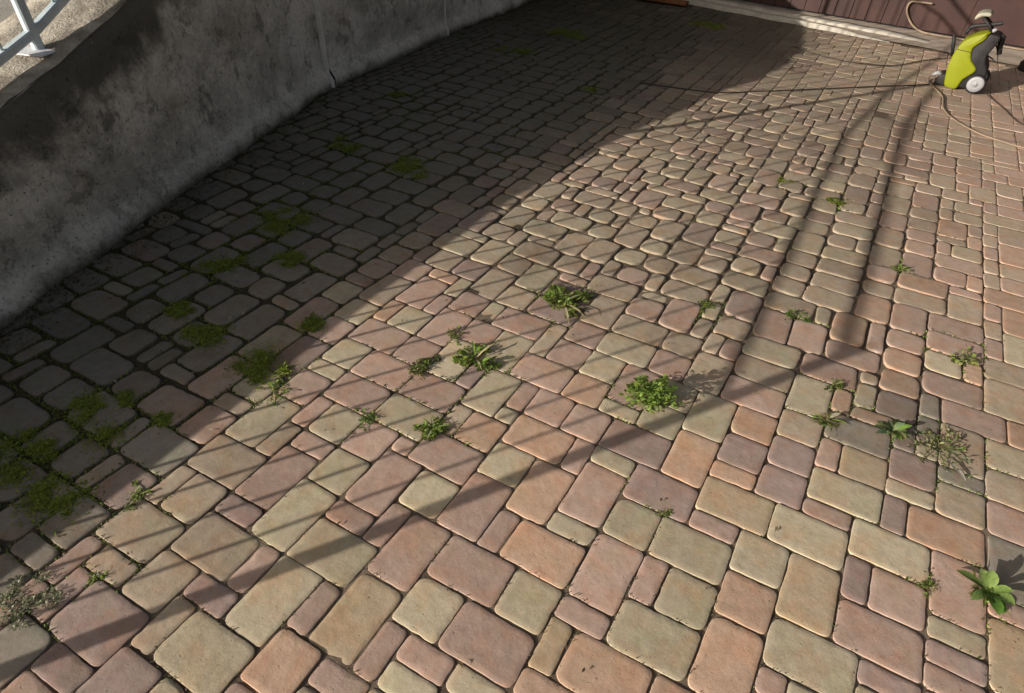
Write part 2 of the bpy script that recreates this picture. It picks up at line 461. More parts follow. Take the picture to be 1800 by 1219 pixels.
def paver_mesh(i, j, a, b, fine):
    cx, cy = gxy(i + a / 2, j + b / 2)
    wv = worn(cx, cy)
    r = rng
    flat = smooth01(0.0, 0.7, cx) * smooth01(2.2, 4.0, cy) + 0.6 * smooth01(4.5, 6.5, cy)
    flat = min(flat, 1.0)
    gap = (0.0016 + 0.0013 * r.random() + 0.0026 * wv + 0.0016 * smooth01(-1.45, -1.9, cx)) * (1 - 0.35 * flat)
    jit = 0.0018 + 0.0042 * wv
    quad = []
    for (u, v, sx, sy) in ((0, 0, 1, 1), (a, 0, -1, 1), (a, b, -1, -1), (0, b, 1, -1)):
        x, y = gxy(i + u, j + v)
        x += 0.004 * nz(x, y, 2.2, 3.0) + 0.003 * nz(x, y, 7.0, 8.0) * (1 + wv)
        y += 0.004 * nz(x, y, 2.2, 6.0) + 0.003 * nz(x, y, 7.0, 1.0) * (1 + wv)
        quad.append(Vector((x + sx * gap + r.uniform(-jit, jit), y + sy * gap + r.uniform(-jit, jit), 0)))
    small = min(a, b) == 1
    ptsv = []
    nc = 5 if fine else 3
    ends = []
    for k in range(4):
        p = quad[k]; da = quad[k - 1] - p; db = quad[(k + 1) % 4] - p
        R = r.uniform(0.013, 0.026) * (0.8 if small else 1.0) * (1 + 0.8 * wv)
        if r.random() < 0.12: R *= 1.5
        R = min(R, da.length * 0.36, db.length * 0.36)
        ends.append((p + da.normalized() * R * r.uniform(0.8, 1.2), p, p + db.normalized() * R * r.uniform(0.8, 1.2)))
    for k in range(4):
        A, p, B = ends[k]; A2 = ends[(k + 1) % 4][0]
        for e in range(nc):
            t = e / (nc - 1)
            q = A * (1 - t) ** 2 + p * 2 * t * (1 - t) + B * t * t
            if fine and 0 < e < nc - 1: q = q + (q - p) * r.uniform(-0.05, 0.10)
            ptsv.append(q)
        if fine:
            db = A2 - B
            dn = Vector((db.y, -db.x, 0)).normalized()
            ne = 5 if db.length > 0.07 else 3
            for e in range(ne):
                t = (e + r.uniform(0.35, 0.65)) / ne
                off = r.uniform(-0.0010, 0.0010) * (1 + 0.8 * wv)
                if r.random() < 0.08: off -= r.uniform(0.001, 0.0025)
                ptsv.append(B.lerp(A2, t) + dn * off)
    n = len(ptsv)
    c = Vector((cx, cy, 0))
    tilt = (0.007 + 0.008 * wv) * (1 - 0.5 * flat)
    tx, ty = r.gauss(0, tilt), r.gauss(0, tilt)
    zt = r.gauss(0, 0.0008 + 0.0012 * wv) + 0.004 * nz(cx, cy, 1.1, 2.0)
    crown = r.uniform(0.0, 0.0005) + 0.0004 * wv
    e1 = (0.50 + 0.70 * wv) * (1 - 0.5 * flat)
    rings = [(0.0, -0.045), (0.0, -0.0040 * e1), (0.0016 * e1, -0.0012 * e1), (0.0040 * e1, -0.0002 * e1), (0.016, 0.0)] if fine else \
            [(0.0, -0.04), (0.0, -0.0036 * e1), (0.0030 * e1, -0.0005 * e1), (0.011, 0.0)]
    vs = []
    hw = 0.5 * U * min(a, b)
    for ins, dz in rings:
        for q in ptsv:
            d = c - q
            p = q + d * min(0.8, ins / max(d.length, 1e-4) * 1.15)
            z = dz + zt + (p.x - cx) * tx + (p.y - cy) * ty
            if -0.01 < dz < -0.0008: z += r.uniform(-0.0005, 0.0005)
            vs.append((p.x - cx, p.y - cy, z))
    vs.append((0, 0, zt + crown))
    fs = []
    m = len(rings)
    for k in range(m - 1):
        for e in range(n):
            fs.append((k * n + e, k * n + (e + 1) % n, (k + 1) * n + (e + 1) % n, (k + 1) * n + e))
    for e in range(n):
        fs.append(((m - 1) * n + e, (m - 1) * n + (e + 1) % n, m * n))
    return (cx, cy), vs, fs

def paver_col(code, x, y):
    b = COLS[code]
    b = [lerp(v, d, 0.16) for v, d in zip(b, (0.44, 0.375, 0.29))]
    k = rng.uniform(0.84, 1.10)
    far = smooth01(1.8, 4.5, y)
    dust = (0.47, 0.365, 0.275) if x < 0.2 else (0.50, 0.365, 0.285)
    f = 0.45 * far
    col = [lerp(v, d, f) * k for v, d in zip(b, dust)]
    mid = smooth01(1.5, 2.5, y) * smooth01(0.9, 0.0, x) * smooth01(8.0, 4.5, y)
    dirt_shade = smooth01(-1.3, -2.1, x) * 0.80 + 0.36 * mid + 0.22 * smooth01(3.0, 6.0, y)  # real dirt, plus the shade by the wall painted into the paver colour
    far_shade = smooth01(3.0, 7.0, y) * smooth01(0.1, -1.3, x)  # painted shade: far pavers on the shaded left get a darker colour
    dirt_shade = min(0.92, dirt_shade * rng.uniform(0.75, 1.2))
    gt = smooth01(-1.0, -2.1, x); grime_shade = [lerp(p_, q_, gt) for p_, q_ in zip((0.17, 0.150, 0.122), (0.150, 0.147, 0.132))]
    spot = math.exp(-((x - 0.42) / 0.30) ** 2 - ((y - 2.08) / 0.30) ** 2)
    dirt_shade = max(dirt_shade, 0.85 * far_shade, 0.55 * spot * rng.uniform(0.6, 1.2))
    grime_shade = [lerp(g_, d_, far_shade) for g_, d_ in zip(grime_shade, (0.062, 0.064, 0.048))]  # tint goes near black where the far shade is painted in
    return [lerp(v, d, dirt_shade) for v, d in zip(col, grime_shade)]

order = sorted(((view_area(*q[1:]), k) for k, q in enumerate(pav)), reverse=True)
near_ids = {k for area, k in order[:300]}
rest = MB()
for k, (code, i, j, a, b) in enumerate(pav):
    fine = k in near_ids
    (cx, cy), vs, fs = paver_mesh(i, j, a, b, fine)
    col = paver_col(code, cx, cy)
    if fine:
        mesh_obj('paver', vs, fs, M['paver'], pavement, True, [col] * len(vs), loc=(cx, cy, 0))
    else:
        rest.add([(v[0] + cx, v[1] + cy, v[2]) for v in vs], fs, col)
o = rest.build('farther_pavers', M['paver'], pavement); o['kind'] = 'stuff'

# ------------------------------------------------------------------ retaining wall
wall = empty('retaining_wall', (wall_x(0.67), 0.67, 0))
tag(wall, 'stained grey rendered retaining wall in shade along the left edge of the paving', 'wall')
wloc = wall.location.copy()
def wpt(y, out, z):
    n = wall_normal(y)
    return Vector((wall_x(y), y, 0)) + n * out + Vector((0, 0, z)) - wloc
def rows(y0, y1, st): 
    n = max(1, int(round((y1 - y0) / st))); return [y0 + (y1 - y0) * k / n for k in range(n + 1)]
def wall_section(y0, y1, push=0.0):
    ys = rows(y0, y1, 0.035)
    vs, fs, at, au = [], [], [], []
    NV = 30
    for y in ys:
        H = top_h(y) + 0.006 * nz(y, 0, 5.0, 2.0) + 0.007 * nz(y, 0, 17.0, 5.0)
        for k in range(NV):
            t = k / (NV - 1)
            z = -0.08 + (H + 0.08) * t
            foot = (0.045 + 0.03 * nz(y, 0, 2.5, 4.0)) * smooth01(0.14, 0.06, z + 0.035 * nz(y, 0, 4.0, 7.0) + 0.012 * nz(y, 0, 19.0, 1.0))
            out = push + foot + 0.016 * nz(y, z, 2.1, 1.0) + 0.009 * nz(y, z, 7.5, 5.0) + 0.004 * nz(y, z, 26.0, 3.0)
            if t > 0.93: out -= 0.03 * ((t - 0.93) / 0.07) ** 2
            vs.append(wpt(y, out, z)); at.append(max(0.0, H - z)); au.append(max(0.0, z))
        for w, dz in ((-0.022, 0.004), (-0.05, -0.01)):
            vs.append(wpt(y, push + w, H + dz)); at.append(0.0); au.append(H)
    W = NV + 2
    for r_ in range(len(ys) - 1):
        for k in range(W - 1):
            a = r_ * W + k
            fs.append((a, a + W, a + W + 1, a + 1))
    return vs, fs, at, au
def wall_face(y0, y1, push):
    vs, fs, at, au = wall_section(y0, y1, push)
    return mesh_obj('wall_face', vs, fs, M['wall'], wall, True, attrs={'top': at, 'up': au})
wall_face(-3.0, 3.36, 0.0)
wall_face(3.40, 5.08, 0.012)
wall_face(5.12, 9.3, -0.01)
for yj, pu, hw_ in ((3.38, 0.024, 0.019), (5.10, 0.012, 0.014)):
    ys = rows(0.0, top_h(yj) + 0.01, 0.05)
    vs, fs = [], []
    for k, z in enumerate(ys):
        wob = 0.006 * nz(z, yj, 4.0, 1.0)
        for dy, o_ in ((-hw_, 0.0), (-hw_ * .6, pu + 0.008), (hw_ * .6, pu + 0.008), (hw_, 0.0)):
            vs.append(wpt(yj + dy + wob, o_ + (0.03 if z < 0.09 else 0), z))
    for k in range(len(ys) - 1):
        for e in range(3):
            fs.append((k * 4 + e, k * 4 + 4 + e, k * 4 + 5 + e, k * 4 + 1 + e))
    mesh_obj('joint_strip', vs, fs, M['strip'], wall)
vs, fs = [], []
ys = rows(-3.0, 9.3, 0.06); wd = [-0.018, -0.06, -0.16, -0.27, -0.36, -0.44, -0.45]
for y in ys:
    for q, w in enumerate(wd):
        z = top_h(y) + 0.007 + 0.006 * nz(y, w, 6.0, 3.0) + (0.005 if q else -0.004) - (0.05 if q == 6 else 0)
        vs.append(wpt(y, w + 0.010 * nz(y, w, 11.0, 2.0), z))
for r_ in range(len(ys) - 1):
    for q in range(len(wd) - 1):
        a = r_ * len(wd) + q; fs.append((a, a + len(wd), a + len(wd) + 1, a + 1))
mesh_obj('coping', vs, fs, M['coping'], wall)

# terrace behind the wall
vs, fs = [], []
ys = rows(-3.0, 9.3, 0.15); wd = [-0.43, -0.7, -1.0, -1.5, -2.2, -3.2, -5.0, -12.0]
for y in ys:
    for w in wd:
        p = wpt(y, w, top_h(y) - 0.012 + 0.008 * nz(y, w, 2.0, 2.0)) + wloc
        vs.append(p)
for r_ in range(len(ys) - 1):
    for q in range(len(wd) - 1):
        a = r_ * len(wd) + q; fs.append((a, a + len(wd), a + len(wd) + 1, a + 1))
mesh_obj('terrace', vs, fs, M['terrace'])['kind'] = 'structure'

# ------------------------------------------------------------------ fence on the wall
FD = -0.15                              # stands this far behind the face
ftan = (Vector(WALL[1]) - Vector(WALL[0])).normalized()
def fpt(y, z): 
    p = wpt(y, FD, 0) + wloc
    return Vector((p.x, p.y, z))
PY = [-1.267, 1.43, 4.12]
fence = empty('metal_fence', fpt(PY[0], top_h(PY[0])))
tag(fence, 'pale grey metal railing with thin upright bars standing on the wall top', 'fence')
floc = fence.location.copy()
frz = math.atan2(ftan.y, ftan.x)
RAILS = [('bottom_rail', 0.07, 0.034, 0.034), ('upper_rail', 0.80, 0.024, 0.022), ('top_rail', 0.975, 0.032, 0.027)]
for y in PY:
    b = fpt(y, top_h(y))
    mb = MB(); mb.bar(b + Vector((0, 0, -0.01)), b + Vector((0, 0, 1.0)), 0.038, 0.038)
    post = mb.build('post', M['galv'], fence, False, loc=b); post.location = b - floc
    mb = MB(); mb.box((0, 0, 1.003), (0.044, 0.044, 0.012), frz); mb.build('post_cap', M['galv'], post, False)
    # trowelled mortar pad with a thin plate
    mb = MB()
    vs = []; fs = []
    N = 22
    for ring, (rr, zz) in enumerate(((0.080, 0.004), (0.078, 0.0085), (0.03, 0.0095))):
        for k in range(N):
            t = 2 * math.pi * k / N
            sq = 1 / max(abs(math.cos(t)), abs(math.sin(t)))
            e = rr * min(sq, 1.37) * (1 + 0.06 * nz(math.cos(t) * 2, math.sin(t) * 2, 1.0, y))
            xx, yy = e * math.cos(t), e * math.sin(t)
            vs.append((xx * math.cos(frz) - yy * math.sin(frz), xx * math.sin(frz) + yy * math.cos(frz), zz + 0.003 + xx * 0.0))
    for ring in range(2):
        for k in range(N): fs.append((ring * N + k, ring * N + (k + 1) % N, (ring + 1) * N + (k + 1) % N, (ring + 1) * N + k))
    fs.append(tuple(range(2 * N, 3 * N)))
    mesh_obj('mortar_pad', vs, fs, M['mortar'], post, False)
for ya, yb in zip(PY, PY[1:]):
    for nm, dz, w, h in RAILS:
        # the rails step with the ground in short chords
        pts = [fpt(y, top_h(y) + dz) for y in (ya, yb)]
        mid = []
        for t in (0.0, 0.25, 0.5, 0.75, 1.0):
            y = lerp(ya, yb, t); mid.append(fpt(y, top_h(y) + dz))
        mb = MB()
        for p, q in zip(mid, mid[1:]): mb.bar(p - floc, q - floc, w, h)
        mb.build(nm, M['galv'], fence, False)
    nb = 17
    for k in range(1, nb + 1):
        y = lerp(ya, yb, k / (nb + 1))
        mb = MB(); mb.tube([fpt(y, top_h(y) + 0.075) - floc, fpt(y, top_h(y) + 0.80) - floc], 0.0064, 8)
        mb.build('baluster', M['galv'], fence)

# ------------------------------------------------------------------ far side: apron, kerb, brown panel wall
vs, fs = [], []
xs = [(-4.3 + 0.12 * k) for k in range(66)]
for x in xs:
    for t in (0.0, 0.5, 1.0):
        vs.append((x, lerp(kerb_y(x), back_y(x) + 0.1, t), 0.012 + 0.004 * nz(x, t, 3.0)))
for k in range(len(xs) - 1):
    for q in range(2): fs.append((k * 3 + q, k * 3 + 3 + q, k * 3 + 4 + q, k * 3 + 1 + q))
mesh_obj('concrete_apron', vs, fs, M['apron'])['kind'] = 'structure'
def kerb_run(name, xa, xb, off, w, h, parent=None):
    vs, fs = [], []
    n = int((xb - xa) / 0.06)
    for k in range(n + 1):
        x = lerp(xa, xb, k / n); y = kerb_y(x) + off + 0.006 * nz(x, off, 5.0)
        hh = (h + 0.005 * nz(x, 1, 6.0)) * smooth01(xb + 0.02, xb - 0.7, x) + 0.004
        for dy, z in ((-w / 2, -0.05), (-w / 2, hh - 0.012), (-w / 2 + 0.012, hh), (w / 2 - 0.012, hh), (w / 2, hh - 0.012), (w / 2, -0.05)):
            vs.append((x, y + dy, z))
    for k in range(n):
        for q in range(5): fs.append((k * 6 + q, k * 6 + 6 + q, k * 6 + 7 + q, k * 6 + 1 + q))
    return mesh_obj(name, vs, fs, M['kerb'], parent)
kerb_run('kerb', -3.9, -0.12, 0.0, 0.055, 0.040)['kind'] = 'structure'
kerb_run('apron_step', -3.9, 0.45, 0.30, 0.17, 0.032)['kind'] = 'structure'

gate = empty('panel_wall', (0, back_y(0), 0))
tag(gate, 'dark reddish brown wall of upright panels behind the pressure washer', 'panel wall')
x = -4.25; k = 0
while x < 4.0:
    w = 0.165 if x < -0.15 else 0.62
    mb = MB()
    y = back_y(x + w / 2) - (0.006 if k % 2 else 0.0)
    mb.box((x + w / 2, y + 0.02 - back_y(0), 1.07), (w - (0.007 if w < 0.3 else 0.004), 0.035, 2.06), -0.045)
    mb.build('panel', M['brown'], gate, False)
    x += w; k += 1
mb = MB(); mb.box((-0.1, 0.06, 1.05), (8.4, 0.03, 2.05), -0.045); mb.build('backing', M['black'], gate, False)
for z in (2.11,):
    mb = MB(); mb.box((-0.1, 0.02, z), (8.4, 0.07, 0.04), -0.045); mb.build('top_rail', M['brown'], gate, False)

mb = MB(); mb.bar((-2.95, 7.86, 0.035), (-2.30, 7.93, 0.03), 0.15, 0.03); mb.bar((-2.95, 7.95, 0.06), (-2.42, 8.0, 0.055), 0.02, 0.05)
tag(mb.build('plank', M['rust'], None, False), 'rusty brown plank lying in the shade at the far kerb', 'plank')

# ------------------------------------------------------------------ pressure washer
WB = Vector((0.600, 6.513, 0.004))
washer = empty('pressure_washer', WB)
washer.rotation_euler = (0, 0, math.atan2(-0.1024, 0.9947))
tag(washer, 'lime yellow and black upright pressure washer on wheels at the top right', 'pressure washer')
def prism(name, prof, v0, v1, mat, parent, bev=0.012, seg=2, sub=True, bulge=0.0):
    """side outline (u, z) given depth v0..v1, edges rounded"""
    pts = spline([(u, z, 0) for u, z in prof] + [(prof[0][0], prof[0][1], 0)], 3)[:-1] if sub else [Vector((u, z, 0)) for u, z in prof]
    bm = bmesh.new()
    a = [bm.verts.new((p.x, v0, p.y)) for p in pts]
    b = [bm.verts.new((p.x, v1, p.y)) for p in pts]
    n = len(pts)
    bm.faces.new(a); bm.faces.new(b[::-1])
    for k in range(n): bm.faces.new((a[k], b[k], b[(k + 1) % n], a[(k + 1) % n]))
    bmesh.ops.recalc_face_normals(bm, faces=bm.faces)
    if bev:
        ed = [e for e in bm.edges if abs(e.verts[0].co.y - e.verts[1].co.y) < 1e-6]
        bmesh.ops.bevel(bm, geom=ed, offset=bev, segments=seg, affect='EDGES', profile=0.6)
    me = bpy.data.meshes.new(name); bm.to_mesh(me); bm.free()
    me.polygons.foreach_set('use_smooth', [True] * len(me.polygons))
    me.materials.append(mat)
    o = bpy.data.objects.new(name, me)
    return link(o, parent)
# chassis at the back, shell at the front
prism('chassis', [(-0.045, 0.432), (0.020, 0.425), (0.034, 0.395), (0.022, 0.345), (0.006, 0.262), (0.052, 0.180), (0.062, 0.120),
                  (0.050, 0.030), (-0.080, 0.014), (-0.150, 0.016), (-0.150, 0.15), (-0.150, 0.30)], 0.012, 0.235, M['anth'], washer, 0.014)
sh = prism('front_shell', [(-0.047, 0.444), (-0.135, 0.404), (-0.200, 0.345), (-0.224, 0.240), (-0.217, 0.128), (-0.190, 0.03), (-0.165, 0.003), (-0.092, 0.003),
                      (-0.072, 0.083), (-0.016, 0.165), (-0.082, 0.228), (-0.108, 0.292), (-0.106, 0.328), (-0.066, 0.379)], -0.006, 0.250, M['shell'], washer, 0.016)
mb = MB(); mb.bar((-0.222, -0.0075, 0.292), (-0.112, -0.0085, 0.287), 0.002, 0.004); mb.build('shell_seam', M['anth'], sh, False)
prism('base_foot', [(-0.265, 0.0), (-0.262, 0.06), (-0.235, 0.085), (-0.19, 0.08), (-0.15, 0.05), (-0.15, 0.0)], 0.03, 0.21, M['anth'], washer, 0.01)
mb = MB(); mb.tube([(-0.235, 0.06, 0.07), (-0.275, 0.04, 0.085), (-0.30, 0.03, 0.06)], [0.020, 0.018, 0.014], 10); mb.build('water_inlet', M['hub'], washer)
def wheel(v0, v1):
    mb = MB(); cu, cz = 0.026, 0.072
    R = [(0.050, v0 + 0.004), (0.064, v0), (0.071, v0 + 0.008), (0.072, (v0 + v1) / 2), (0.071, v1 - 0.008), (0.064, v1), (0.050, v1 - 0.004)]
    n = 32; vs = []; fs = []
    for r_, v in R:
        for k in range(n):
            t = 2 * math.pi * k / n; vs.append((cu + r_ * math.cos(t), v, cz + r_ * math.sin(t)))
    for q in range(len(R) - 1):
        for k in range(n): fs.append((q * n + k, q * n + (k + 1) % n, (q + 1) * n + (k + 1) % n, (q + 1) * n + k))
    mb.add(vs, fs)
    w = mb.build('wheel', M['anth'], washer)
    mb = MB(); vs = []; fs = []
    H = [(0.060, v0 + 0.004), (0.056, v0 - 0.003), (0.030, v0 + 0.001), (0.016, v0 + 0.002), (0.012, v0 - 0.007), (0.001, v0 - 0.008)]
    for r_, v in H:
        for k in range(n):
            t = 2 * math.pi * k / n; vs.append((cu + r_ * math.cos(t), v, cz + r_ * math.sin(t)))
    for q in range(len(H) - 1):
        for k in range(n): fs.append((q * n + k, (q + 1) * n + k, (q + 1) * n + (k + 1) % n, q * n + (k + 1) % n))
    mb.add(vs, fs); mb.build('hub_cap', M['hub'], w)
wheel(-0.030, 0.012); wheel(0.238, 0.276)
mb = MB(); mb.tube([(0.026, -0.02, 0.072), (0.026, 0.26, 0.072)], 0.008, 8); mb.build('axle', M['anth'], washer)
for k in range(5):
    mb = MB(); mb.bar((-0.062 + 0.006 * k, 0.0105, 0.300 - 0.016 * k), (-0.012 + 0.004 * k, 0.0105, 0.305 - 0.016 * k), 0.004, 0.006); mb.build('vent_slot', M['black'], washer, False)
for u_, z_ in ((-0.005, 0.385), (0.012, 0.215), (-0.13, 0.06)):
    mb = MB(); mb.tube([(u_, 0.0135, z_), (u_, 0.008, z_)], 0.005, 8); mb.build('screw', M['black'], washer)
# telescopic handle: two rails and a pale grip
for v in (0.055, 0.19):
    mb = MB(); mb.tube([(-0.03, v, 0.40), (-0.075, v, 0.475), (-0.15, v, 0.525)], 0.009, 8); mb.build('handle_tube', M['anth'], washer)
g = prism('handle_grip', [(-0.200, 0.500), (-0.196, 0.538), (-0.165, 0.560), (-0.112, 0.566), (-0.104, 0.542), (-0.155, 0.536), (-0.182, 0.512)], 0.03, 0.215, M['handle'], washer, 0.006)
# spray gun lying across the top
mb = MB(); mb.tube(spline([(-0.205, 0.10, 0.432), (-0.17, 0.10, 0.455), (-0.09, 0.10, 0.475), (-0.02, 0.10, 0.498), (-0.005, 0.10, 0.505)], 4), 0.0155, 10)
gun = mb.build('spray_gun', M['black'], washer)
mb = MB(); mb.tube([(-0.195, 0.10, 0.44), (-0.21, 0.10, 0.405), (-0.205, 0.10, 0.385)], [0.016, 0.014, 0.012], 8); mb.build('trigger', M['black'], gun)
mb = MB(); mb.tube([(-0.045, 0.02, 0.452), (-0.036, 0.02, 0.456), (-0.018, 0.02, 0.468)], [0.011, 0.016, 0.010], 10); mb.build('switch_knob', M['hub'], washer)
# lance clipped to the front side and gun hanger at the back
mb = MB(); mb.tube([(-0.287, 0.16, 0.36), (-0.262, 0.16, 0.29), (-0.232, 0.16, 0.20)], [0.012, 0.014, 0.011], 8); mb.build('lance', M['black'], washer)
mb = MB(); mb.tube([(0.012, 0.12, 0.425), (0.045, 0.12, 0.405), (0.055, 0.12, 0.34), (0.078, 0.12, 0.285)], [0.014, 0.022, 0.021, 0.018], 10); mb.build('hose_holder', M['black'], washer)
mb = MB(); mb.tube([(0.006, 0.12, 0.262), (0.05, 0.12, 0.245), (0.095, 0.12, 0.222), (0.070, 0.12, 0.285), (0.024, 0.12, 0.350)], 0.005, 6); mb.build('cable_hook', M['black'], washer)

# ------------------------------------------------------------------ hoses and cables
def laid(name, pts, r, mat, label, cat, n=8, per=8):
    mb = MB(); mb.tube(spline(pts, per), r, n)
    return tag(mb.build(name, mat, None, True, loc=Vector(pts[0])), label, cat)
laid('pressure_hose', [(0.36, 6.62, 0.075), (0.31, 6.70, 0.035), (0.29, 6.62, 0.013), (0.34, 6.45, 0.012), (0.42, 6.20, 0.012), (0.44, 5.88, 0.012), (0.52, 5.65, 0.012),
                       (0.68, 5.45, 0.012), (0.82, 5.38, 0.012), (0.97, 5.34, 0.012), (1.3, 5.36, 0.012), (1.7, 5.6, 0.012)], 0.0056, M['hose'],
     'beige pressure hose curving over the pavers from washer to right edge', 'hose')
laid('supply_hose', [(0.12, back_y(0.1) - 0.035, 0.292), (0.0, back_y(0) - 0.035, 0.290), (-0.075, back_y(0) - 0.035, 0.283), (-0.095, back_y(0) - 0.035, 0.23), (-0.06, back_y(0) - 0.035, 0.155),
                     (0.03, back_y(0) - 0.04, 0.07), (0.14, back_y(0) - 0.06, 0.030), (0.30, back_y(0.3) - 0.07, 0.026), (0.55, back_y(.55) - 0.06, 0.026), (0.9, back_y(.9) - 0.07, 0.026), (1.4, back_y(1.4) - 0.05, 0.026)], 0.0095, M['hose'],
     'beige water hose hanging down the brown panel wall to the ground', 'hose')
laid('power_cable', [(0.45, 6.62, 0.02), (0.34, 6.54, 0.008), (0.16, 6.36, 0.008), (0.01, 6.22, 0.008), (-0.22, 5.99, 0.008), (-0.53, 5.68, 0.008), (-0.86, 5.36, 0.008), (-1.16, 5.1, 0.008), (-1.7, 4.95, 0.008)], 0.0042, M['cable'],
     'dark thin cable running straight across the pavers left of the washer', 'cable')
laid('thin_cable', [(0.50, 7.60, 0.02), (0.38, 7.52, 0.009), (0.21, 7.28, 0.009), (0.05, 6.98, 0.009), (-0.08, 6.86, 0.009), (-0.33, 6.77, 0.009), (-0.62, 6.80, 0.009), (-0.9, 6.95, 0.009)], 0.0042, M['cable'],
     'dark wavy cable lying near the far kerb behind the washer', 'cable')
laid('slack_cable', [(0.72, 6.52, 0.02), (0.79, 6.40, 0.008), (0.86, 6.2, 0.008), (0.915, 6.01, 0.008), (0.99, 5.88, 0.008), (1.3, 5.72, 0.008)], 0.0036, M['cable'],
     'thin dark cable trailing from the washer wheel to the right', 'cable')

# dark lump at the right edge
bm = bmesh.new(); bmesh.ops.create_icosphere(bm, subdivisions=4, radius=1.0)
for v in bm.verts:
    n = nz(v.co.x, v.co.y, 1.7, v.co.z) * 0.22 + nz(v.co.x + v.co.z, v.co.y, 4.5, 2.0) * 0.07
    c = v.co * (1 + n)
    v.co = Vector((c.x * 0.15, c.y * 0.10, max(c.z, -0.55) * 0.085 + 0.046))
me = bpy.data.meshes.new('black_bag'); bm.to_mesh(me); bm.free()
me.polygons.foreach_set('use_smooth', [True] * len(me.polygons)); me.materials.append(M['black'])
o = bpy.data.objects.new('black_bag', me); o.location = (1.155, 7.62, 0.0); link(o)
tag(o, 'black crumpled bag on the ground at the right edge beyond the washer', 'bag')

# ------------------------------------------------------------------ weeds
prng = random.Random(5)
G1, G2, G3 = (0.175, 0.275, 0.045), (0.27, 0.37, 0.075), (0.115, 0.19, 0.032)
PALE, OLIVE, DRY, STRAW = (0.34, 0.36, 0.15), (0.12, 0.13, 0.035), (0.26, 0.21, 0.11), (0.50, 0.44, 0.25)
def vcol(c, k=0.3):
    f = prng.uniform(1 - k, 1 + k); h = prng.uniform(-0.1, 0.1)
    return (c[0] * f * (1 + h), c[1] * f, c[2] * f * (1 - h))
def leaf(mb, p, az, el, L, W, droop, col, segs=3, shape=0.6, fold=0.25):
    """tapered blade, widest at `shape`, bending down by `droop`"""
    p = Vector(p); vs = []; fs = []
    d = Vector((math.cos(az), math.sin(az), 0)); side = Vector((-math.sin(az), math.cos(az), 0))
    e = el; q = p.copy()
    for k in range(segs + 1):
        t = k / segs
        w = W * (math.sin(math.pi * min(1.0, (t / shape) * 0.5 if t < shape else 0.5 + 0.5 * (t - shape) / (1 - shape))) ** 0.8 if 0 < t < 1 else 0.0) + (W * 0.10 if t == 0 else 0.0)
        up = Vector((-math.sin(e) * d.x, -math.sin(e) * d.y, math.cos(e)))
        vs += [q - side * w / 2 + up * (w * fold * 0.5), q, q + side * w / 2 + up * (w * fold * 0.5)]
        q = q + (d * math.cos(e) + Vector((0, 0, math.sin(e)))) * (L / segs)
        e -= droop / segs
        if q.z < 0.0015: q.z = 0.0015
    for k in range(segs):
        a = k * 3
        fs += [(a, a + 1, a + 4, a + 3), (a + 1, a + 2, a + 5, a + 4)]
    mb.add(vs, fs, col)
def disc_pt(R):
    a = prng.uniform(0, 2 * math.pi); r = R * math.sqrt(prng.random()); return r * math.cos(a), r * math.sin(a)

